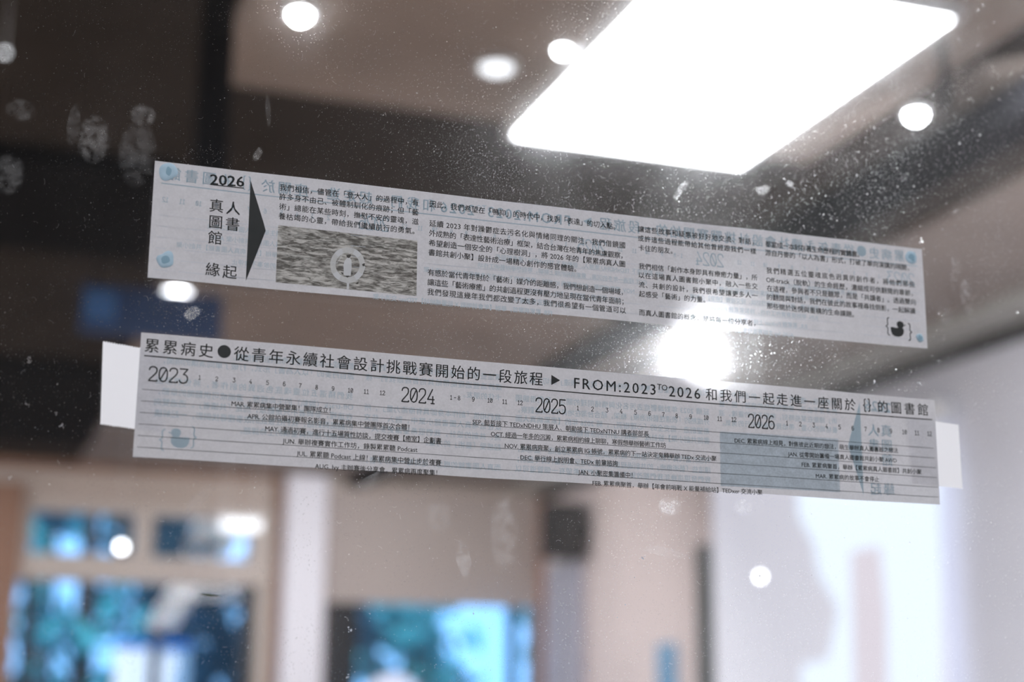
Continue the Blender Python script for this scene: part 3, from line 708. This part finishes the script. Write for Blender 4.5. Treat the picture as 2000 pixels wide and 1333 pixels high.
for b, p0, p1 in (
    ('我們相信，儘管在「登大人」的過程中，有', (546.2, 366.3), (816.6, 397.0)),
    ('許多身不由己、被體制馴化的痕跡；但「藝', (545.3, 384.3), (816.6, 416.0)),
    ('術」總能在某些時刻，撫慰不安的靈魂，滋', (544.9, 403.6), (816.6, 434.4)),
    ('養枯竭的心靈，帶給我們繼續前行的勇氣。', (543.9, 422.3), (808.9, 452.5)),
    ('因此，我們希望在「鴨抑」的時代中，找到「表達」的切入點。', (838.9, 399.0), (1200.5, 443.5)),
    ('延續 2023 年對躁鬱症去污名化與情緒同理的關注，我們借鏡國', (837.8, 436.8), (1220, 480.2)),
    ('外成熟的「表達性藝術治療」框架，結合台灣在地青年的焦慮觀察，', (837.2, 456.1), (1215, 500.2)),
    ('希望創造一個安全的「心理樹洞」，將 2026 年的【累累病真人圖', (836.8, 475), (1220, 517)),
    ('書館共創小聚】設計成一場精心創作的感官體驗。', (836.4, 493.5), (1124.5, 526.4)),
    ('有感於當代青年對於「藝術」媒介的距離感，我們想創造一個場域，', (834.7, 532.7), (1215.7, 571.6)),
    ('讓這些「藝術療癒」的共創過程更沒有壓力地呈現在當代青年面前；', (834.3, 551.6), (1216.9, 590.1)),
    ('我們發現這幾年我們都改變了太多，我們很希望有一個管道可以', (833.9, 570.5), (1221.5, 607.7))):
    text(S1, T1, b, p0, p1, E1)
E2 = 13.4
for b, p0, p1 in (
    ('讓這些故事和疑惑被好好地交流、對話，', (1245.2, 447.9), (1471, 473.1)),
    ('或許這些過程能帶給其他曾經跟我們一樣', (1245.2, 465.9), (1475.7, 492)),
    ('卡住的朋友。', (1246.1, 484.5), (1312.7, 491)),
    ('我們相信「創作本身即具有療癒力量」，所', (1246.7, 520.5), (1477.9, 543.4)),
    ('以在這場真人圖書館小聚中，融入一些交', (1246.7, 538), (1478.4, 560.5)),
    ('流、共創的設計，我們很希望讓更多人一', (1246.7, 556.5), (1478.4, 578.8)),
    ('起感受「藝術」的力量。', (1247, 574.5), (1376.7, 586.5)),
    ('而真人圖書館的概念，是將每一位分享者，', (1247.4, 610.9), (1474, 632.5)),
    ('都當成一本封存著生命歷程的實體書。', (1493.3, 477.1), (1676, 498.5)),
    ('源自丹麥的「以人為書」形式，打破了單向演講的隔閡，', (1493.3, 494.2), (1774, 523.9)),
    ('我們精選五位靈魂底色迥異的創作者，將他們那些', (1495.6, 528.7), (1785.2, 556.6)),
    ('Off-track（脫軌）的生命經歷，濃縮成可供翻閱的章節，', (1495.2, 546.9), (1781, 573.6)),
    ('在這裡，參與者不只是聽眾，而是「共讀者」。透過雙向', (1496.6, 563.8), (1787.1, 591.1)),
    ('的翻閱與對話，我們在彼此的故事裡尋找倒影，一起解讀', (1496.6, 580.8), (1786.6, 608.7)),
    ('那些關於迷惘與重構的生命課題。', (1496.6, 598.3), (1666, 615.5))):
    text(S1, T1, b, p0, p1, E2)
# duck between braces
DUCK = [(0, .52), (.03, .30), (.12, .12), (.30, .02), (.55, 0), (.78, .08), (.92, .25), (.96, .45), (.93, .58), (.86, .64), (.93, .74), (.955, .80), (1.10, .84), (1.10, .88), (.99, .91), (.96, .97), (.86, 1.08), (.72, 1.12), (.56, 1.08), (.47, .98), (.45, .84), (.50, .72), (.56, .64), (.40, .62), (.24, .64), (.10, .66), (.01, .62)]
def duck_polys(S, cx, cy, hpx):
    dep = onY(cx, cy, YG).dot(_cz * -1) / F; a, b = S.inv(cx, cy); k = hpx * dep / 1.12
    return [(a + (x - .5) * k * 1.1, b + (y - .56) * k) for x, y in DUCK]
def brace(S, cx, cy, hpx, sgn):
    dep = onY(cx, cy, YG).dot(_cz * -1) / F; a, b = S.inv(cx, cy); h = hpx * dep; w_ = h * .13
    path = [(1, .5), (.35, .46), (.15, .36), (.3, .2), (.25, .08), (-.6, 0), (.25, -.08), (.3, -.2), (.15, -.36), (.35, -.46), (1, -.5)]
    return stroke_polys([(a + sgn * x * w_, b + y * h) for x, y in path], .00042)
eye = disc(S1, 1764.5, 634.5, 1.5, 10)
shape('duck_mark', S1, T1, [fix(duck_polys(S1, 1752, 643, 32))])
shape('duck_eye', S1, T1, [eye], M['paper'], INK + .00001, ghost=False)
emit_poly(GL2, S2, [eye], GHO + .00001, True)
shape('brace_mark', S1, T1, brace(S1, 1731.5, 638, 35, 1)); shape('brace_mark', S1, T1, brace(S1, 1777.5, 649.5, 34, -1))
for sx_, px_ in ((1, 1686.5), (-1, 1697.5)): shape('title_brace', S2, T2, brace(S2, px_, 792.7, 25, sx_))
# printed photo
ph = [(543, 440.4), (814.7, 471.1), (812.7, 579.2), (538.2, 552.0)]
pq = poly(S1, ph); K = 24; cells = []
def bil(u, v): 
    a = Vector(pq[3]).lerp(Vector(pq[2]), u); b = Vector(pq[0]).lerp(Vector(pq[1]), u); r = a.lerp(b, v); return (r.x, r.y)
for i in range(K):
    for j in range(8): cells.append([bil(i / K, j / 8), bil((i + 1) / K, j / 8), bil((i + 1) / K, (j + 1) / 8), bil(i / K, (j + 1) / 8)])
pho = shape('printed_photo', S1, T1, cells, M['sea'], PIC, ghost=False); pho['label'] = 'grey sea photo with a life ring and bottle'
gp = bmesh.new(); emit_poly(gp, S2, cells, GHO, True); put('show_through_photo', gp, M['ghostp'], T2)
def pin(x, y): return S1.inv(520 + x / 5.2265, 340 + y / 5.2265)      # from the enlarged crop
def subshape(name, polys, m, lift, lab=None):
    bm = bmesh.new(); emit_poly(bm, S1, polys, lift); o = link(name, bm, m, pho)
    if lab: o['label'] = lab
    return o
cx, cy, ro, ri = 828, 932, 178, 122
ring = []
for i in range(48):
    a0, a1 = 2 * math.pi * i / 48, 2 * math.pi * (i + 1) / 48
    ring.append(fix([pin(cx + r * math.cos(a), cy + r * 1.02 * math.sin(a)) for r, a in ((ri, a0), (ro, a0), (ro, a1), (ri, a1))]))
subshape('life_ring', ring, M['buoy'], PIC + .00001, 'pale life ring in the printed photo')
bands = []
for c in (45, 135, 235, 310):
    for k in range(4):
        a0, a1 = math.radians(c - 14 + 7 * k), math.radians(c - 7 + 7 * k)
        bands.append(fix([pin(cx + r * math.cos(a), cy + r * 1.02 * math.sin(a)) for r, a in ((ri, a0), (ro, a0), (ro, a1), (ri, a1))]))
subshape('ring_band', bands, M['buoyl'], PIC + .00002)
def pst(pts, w_): return [fix(p) for p in stroke_polys([pin(*p) for p in pts], w_)]
subshape('rope', pst([(720, 910), (760, 860), (780, 780)], .00012) + pst([(655, 900), (700, 915), (725, 915)], .00014) + pst([(690, 1030), (760, 1095), (830, 1118), (920, 1095), (980, 1030), (1008, 950)], .00014) + pst([(850, 830), (855, 780), (880, 735)], .0001), M['buoyl'], PIC + .00003)
subshape('bottle', [fix([pin(*p) for p in [(790, 1035), (786, 930), (800, 885), (822, 862), (822, 842), (855, 842), (855, 862), (868, 885), (870, 960), (858, 1045), (822, 1052)]])] + [fix([pin(*p) for p in [(818, 1180), (820, 1118), (842, 1118), (842, 1180)]])], M['buoyl'], PIC + .00004, 'white bottle in the printed photo')
subshape('dark_mark', [fix([pin(*p) for p in q]) for q in ([(800, 1042), (850, 1042), (828, 1062)], [(862, 1010), (885, 1020), (868, 1038)], [(815, 830), (860, 822), (862, 842), (845, 862), (822, 856)], [(905, 1128), (940, 1100), (936, 1128)], [(975, 925), (1002, 912), (1005, 940), (985, 945)], [(755, 1005), (785, 1010), (780, 1035)])], M['mark'], PIC + .00005)  # dark brown print tone within the picture

# ---- lower strip
EM = 30
text(S2, T2, '累累病史', (283.1, 674.6), (416.4, 687.0), 30, 'title_text')
shape('title_dot', S2, T2, [disc(S2, 437.8, 687.4, 13)])
text(S2, T2, '從青年永續社會設計挑戰賽開始的一段旅程', (456.9, 690.8), (1058.6, 742.2), 29.5, 'title_text')
shape('title_arrow', S2, T2, [fix(poly(S2, [(1075.6, 733.4), (1092.9, 744.1), (1075.6, 752.9)]))])
text(S2, T2, 'FROM:2023', (1120.5, 748.6), (1279.8, 761.5), 30, 'title_text', vc=.36)
text(S2, T2, 'TO', (1282.8, 755.4), (1303, 758.3), 16.5, 'title_text', vc=.36)
text(S2, T2, '2026', (1306.1, 764.2), (1367.3, 769.6), 30, 'title_text', vc=.36)
text(S2, T2, '和我們一起走進一座關於', (1378, 770.6), (1669.5, 792.3), 26, 'title_text')
text(S2, T2, '的圖書館', (1713.8, 794.7), (1811.3, 801.7), 25.5, 'title_text')
shape('title_rule', S2, T2, rule(S2, [(281.3, 695.3), (880, 748.4), (1200, 773.7), (1400, 789.6), (1820, 820.5)], 2.1))
for s, cx, cy, h, wt in (('2023', 328.6, 733.3, 28, 2.6), ('2024', 815.7, 773.6, 28, 2.5), ('2025', 1074.5, 793.8, 27.5, 2.5), ('2026', 1485.5, 824.6, 26, 2.5)):
    tot = {'2023': 76, '2024': 66.5, '2025': 63, '2026': 57}[s]
    shape('year_figures', S2, T2, [fix(p) for p in digits(S2, s, cx, cy, h, tot * .205, tot * .2583, wt)])
months = [[('1', 389.8, 738.1), ('2', 423.1, 740.8), ('3', 456.9, 743.2), ('4', 489.1, 745.6), ('5', 522.2, 748.2), ('6', 554.8, 750.7), ('7', 586.1, 754.2), ('8', 617.9, 757.3), ('9', 649.9, 760.1), ('10', 684, 763.3), ('11', 715.1, 765.7), ('12', 746.2, 768.3)],
    [('1-8', 888, 777.9), ('9', 923.5, 780.7), ('10', 956, 783.1), ('11', 985, 785.6), ('12', 1014.7, 787.8)],
    [('1', 1128, 797.7), ('2', 1156.5, 799.9), ('3', 1185, 802), ('4', 1212.5, 803.9), ('5', 1240.7, 806.1), ('6', 1268, 808.4), ('7', 1295, 810.7), ('8', 1320.9, 813), ('9', 1348.2, 814.8), ('10', 1378.4, 816.4), ('11', 1404.9, 818.6), ('12', 1432.1, 820.3)],
    [('1', 1535.8, 827.5), ('2', 1561.8, 829.3), ('3', 1587.8, 831.3), ('4', 1613, 833.3), ('5', 1638.3, 835.2), ('6', 1663.8, 837.3), ('7', 1689, 839.3), ('8', 1714.3, 841.2), ('9', 1738.8, 842.9), ('10', 1765.5, 844.6), ('11', 1790, 846.3), ('12', 1814.3, 848)]]
for row in months:
    for s, cx, cy in row:
        shape('month_number', S2, T2, [fix(p) for p in digits(S2, s, cx, cy, 8.2, 4.2, 8 if '-' in s else 5.4, 1.15)])
for k in range(6):
    a = (277 - k * 2.0, 761.2 + 22.5 * k); b = (1823 + k * 1.8, 876.4 + 19.1 * k)
    mid = ((a[0] + b[0]) / 2, (a[1] + b[1]) / 2)
    shape('rule_line', S2, T2, rule(S2, [a, b], .95), M['rule'], RUL, gbm=GL1)
for b, p0, p1, e in (
    ('MAR. 累累病集中營聚集！團隊成立！', (452, 788.7), (644.9, 802.5), 13),
    ('APR. 公館拍攝初賽報名影音，累累病集中營團隊首次合體！', (482.8, 813.2), (798.4, 835.6), 13),
    ('MAY. 通過初賽，進行十五場質性訪談，提交複賽【癒室】企劃書', (517.7, 837.6), (860.9, 862.3), 13),
    ('JUN. 舉辦複賽實作工作坊，錄製累累聽 Podcast', (551.3, 861.8), (814.5, 879.2), 13),
    ('JUL. 累累聽 Podcast 上線！累累病集中營止步於複賽', (578.7, 886.2), (860.9, 904.7), 13),
    ('AUG. Ivy 主辦賽後分享會，累累病再度聚集！', (614.4, 911.2), (853.2, 924.5), 12.8),
    ('SEP. 懿哲接下 TEDxNDHU 策展人、朝勛接下 TEDxNTNU 講者部部長', (922.2, 824.6), (1266.6, 848.6), 12.2),
    ('OCT. 經過一年多的沉澱，累累病相約線上聊聊，寒假想舉辦藝術工作坊', (957.8, 848.2), (1300, 870.9), 12.2),
    ('NOV. 累累病齊聚，創立累累病 IG 帳號，累累病的下一站決定鬼轉舉辦 TEDx 交流小聚', (985, 871.2), (1398.9, 896.6), 12.1),
    ('DEC. 舉行線上說明會、TEDx 前輩諮詢', (1015.4, 893.8), (1205.8, 906.2), 12.1),
    ('JAN. 小聚密集籌備中！', (1128.5, 922.4), (1234.8, 929.2), 12.1),
    ('FEB. 累累病聚首，舉辦【年會前哨戰 X 能量補給站】TEDxer 交流小聚', (1156.6, 944.0), (1487.4, 963), 12.2),
    ('DEC. 累累病線上相見，對焦彼此近期的想法，萌生舉辦真人圖書館之想法', (1433.8, 861.0), (1752.5, 881.3), 11.4),
    ('JAN. 從零開始籌備一場真人圖書館共創小聚 AWD', (1537.5, 887.4), (1750, 900.2), 11.2),
    ('FEB. 累累病聚首，舉辦【累累病真人圖書館】共創小聚', (1564.5, 908.2), (1798.8, 922.7), 11.2),
    ('MAR. 累累病的故事不會停止', (1592, 930.2), (1715.5, 937.6), 11.2)):
    text(S2, T2, b, p0, p1, e)
put('show_through_print', G1, M['ghost'], T1); put('show_through_print', G2, M['ghost'], T2)
put('show_through_rules', GL1, M['ghostl'], T1); put('show_through_rules', GL2, M['paper'], T2)

# ---- tapes and putty
def tape(pts, label, serr):
    bm = bmesh.new(); q = [onY(a, b, YG - .00008) for a, b in pts]          # tl, tr, br, bl
    n = 26; top, bot = [], []
    for i in range(n * 2 + 1):
        t = i / (2 * n); z = (serr if i % 2 else -serr) * random.uniform(.5, 1.3)
        a = q[0].lerp(q[1], t); b = q[3].lerp(q[2], t); top.append(a + Vector((0, 0, z))); bot.append(b + Vector((0, 0, z)))
    T_ = [bm.verts.new(p) for p in top]; B_ = [bm.verts.new(p) for p in bot]
    for i in range(2 * n): bm.faces.new((B_[i], B_[i + 1], T_[i + 1], T_[i]))
    o = link('tape_piece', bm, M['tape'])
    c = q[3]
    for v in o.data.vertices: v.co -= c
    o.location = c; prop(o, label, 'tape', 'white tape pieces holding the lower strip'); return o
tape([(201, 667), (330, 690), (316, 846), (196, 829)], 'wide white tape piece with serrated edges at the left end of lower strip', .00022)
tape([(1770, 815), (1872, 830), (1880, 955), (1782, 945)], 'white tape piece at the right end of the lower strip', .00006)
def putty(px, py, r, label, core, seed):
    random.seed(seed); a, b = S1.inv(px, py); dep = onY(px, py, YG).dot(_cz * -1) / F; R = r * dep; c = S1.pt(a, b, .0001)
    t = thing('putty_dab', label, 'adhesive putty', c, 'pale blue putty dabs under the upper strip corners')
    def blob(name, k, m, lift, h, ir, sx=1.0):
        bm = bmesh.new(); n = 28; N = 5
        ph = [random.uniform(-1, 1) * ir for _ in range(4)]; prev = None; ctr = bm.verts.new((0, -lift - h, 0))
        for j in range(1, N + 1):
            f = j / N; row = []
            for i in range(n):
                th = 2 * math.pi * i / n; rr = R * k * f * (1 + ph[0] * math.sin(th + 1) + ph[1] * math.sin(2 * th) + ph[2] * math.cos(3 * th) + ph[3] * math.sin(4 * th))
                row.append(bm.verts.new((rr * math.cos(th) * sx, -lift - h * math.sqrt(max(0, 1 - f ** 3)), rr * math.sin(th))))
            for i in range(n):
                if prev is None: bm.faces.new((ctr, row[i], row[(i + 1) % n]))
                else: bm.faces.new((prev[i], row[i], row[(i + 1) % n], prev[(i + 1) % n]))
            prev = row
        bmesh.ops.recalc_face_normals(bm, faces=bm.faces)
        for f in bm.faces: f.smooth = True
        link(name, bm, m, t)
    blob('putty_body', 1.0, M['putty'], 0, .00025, .09)
    if core: blob('pressed_core', core, M['puttyd'], .00025, .00003, .12, .6 if seed == 1 else 1.0)
putty(329, 336, 18, 'angular pale blue putty dab, upper left corner of the upper strip', .5, 1)
putty(322, 509, 16.5, 'round pale blue putty dab, lower left corner of the upper strip', .5, 2)
putty(1779, 503.5, 13, 'blurred pale blue putty dab, upper right corner of the upper strip', .55, 3)
putty(1796, 660.5, 8.5, 'smallest pale blue putty dab, lower right corner of the upper strip', .6, 4)
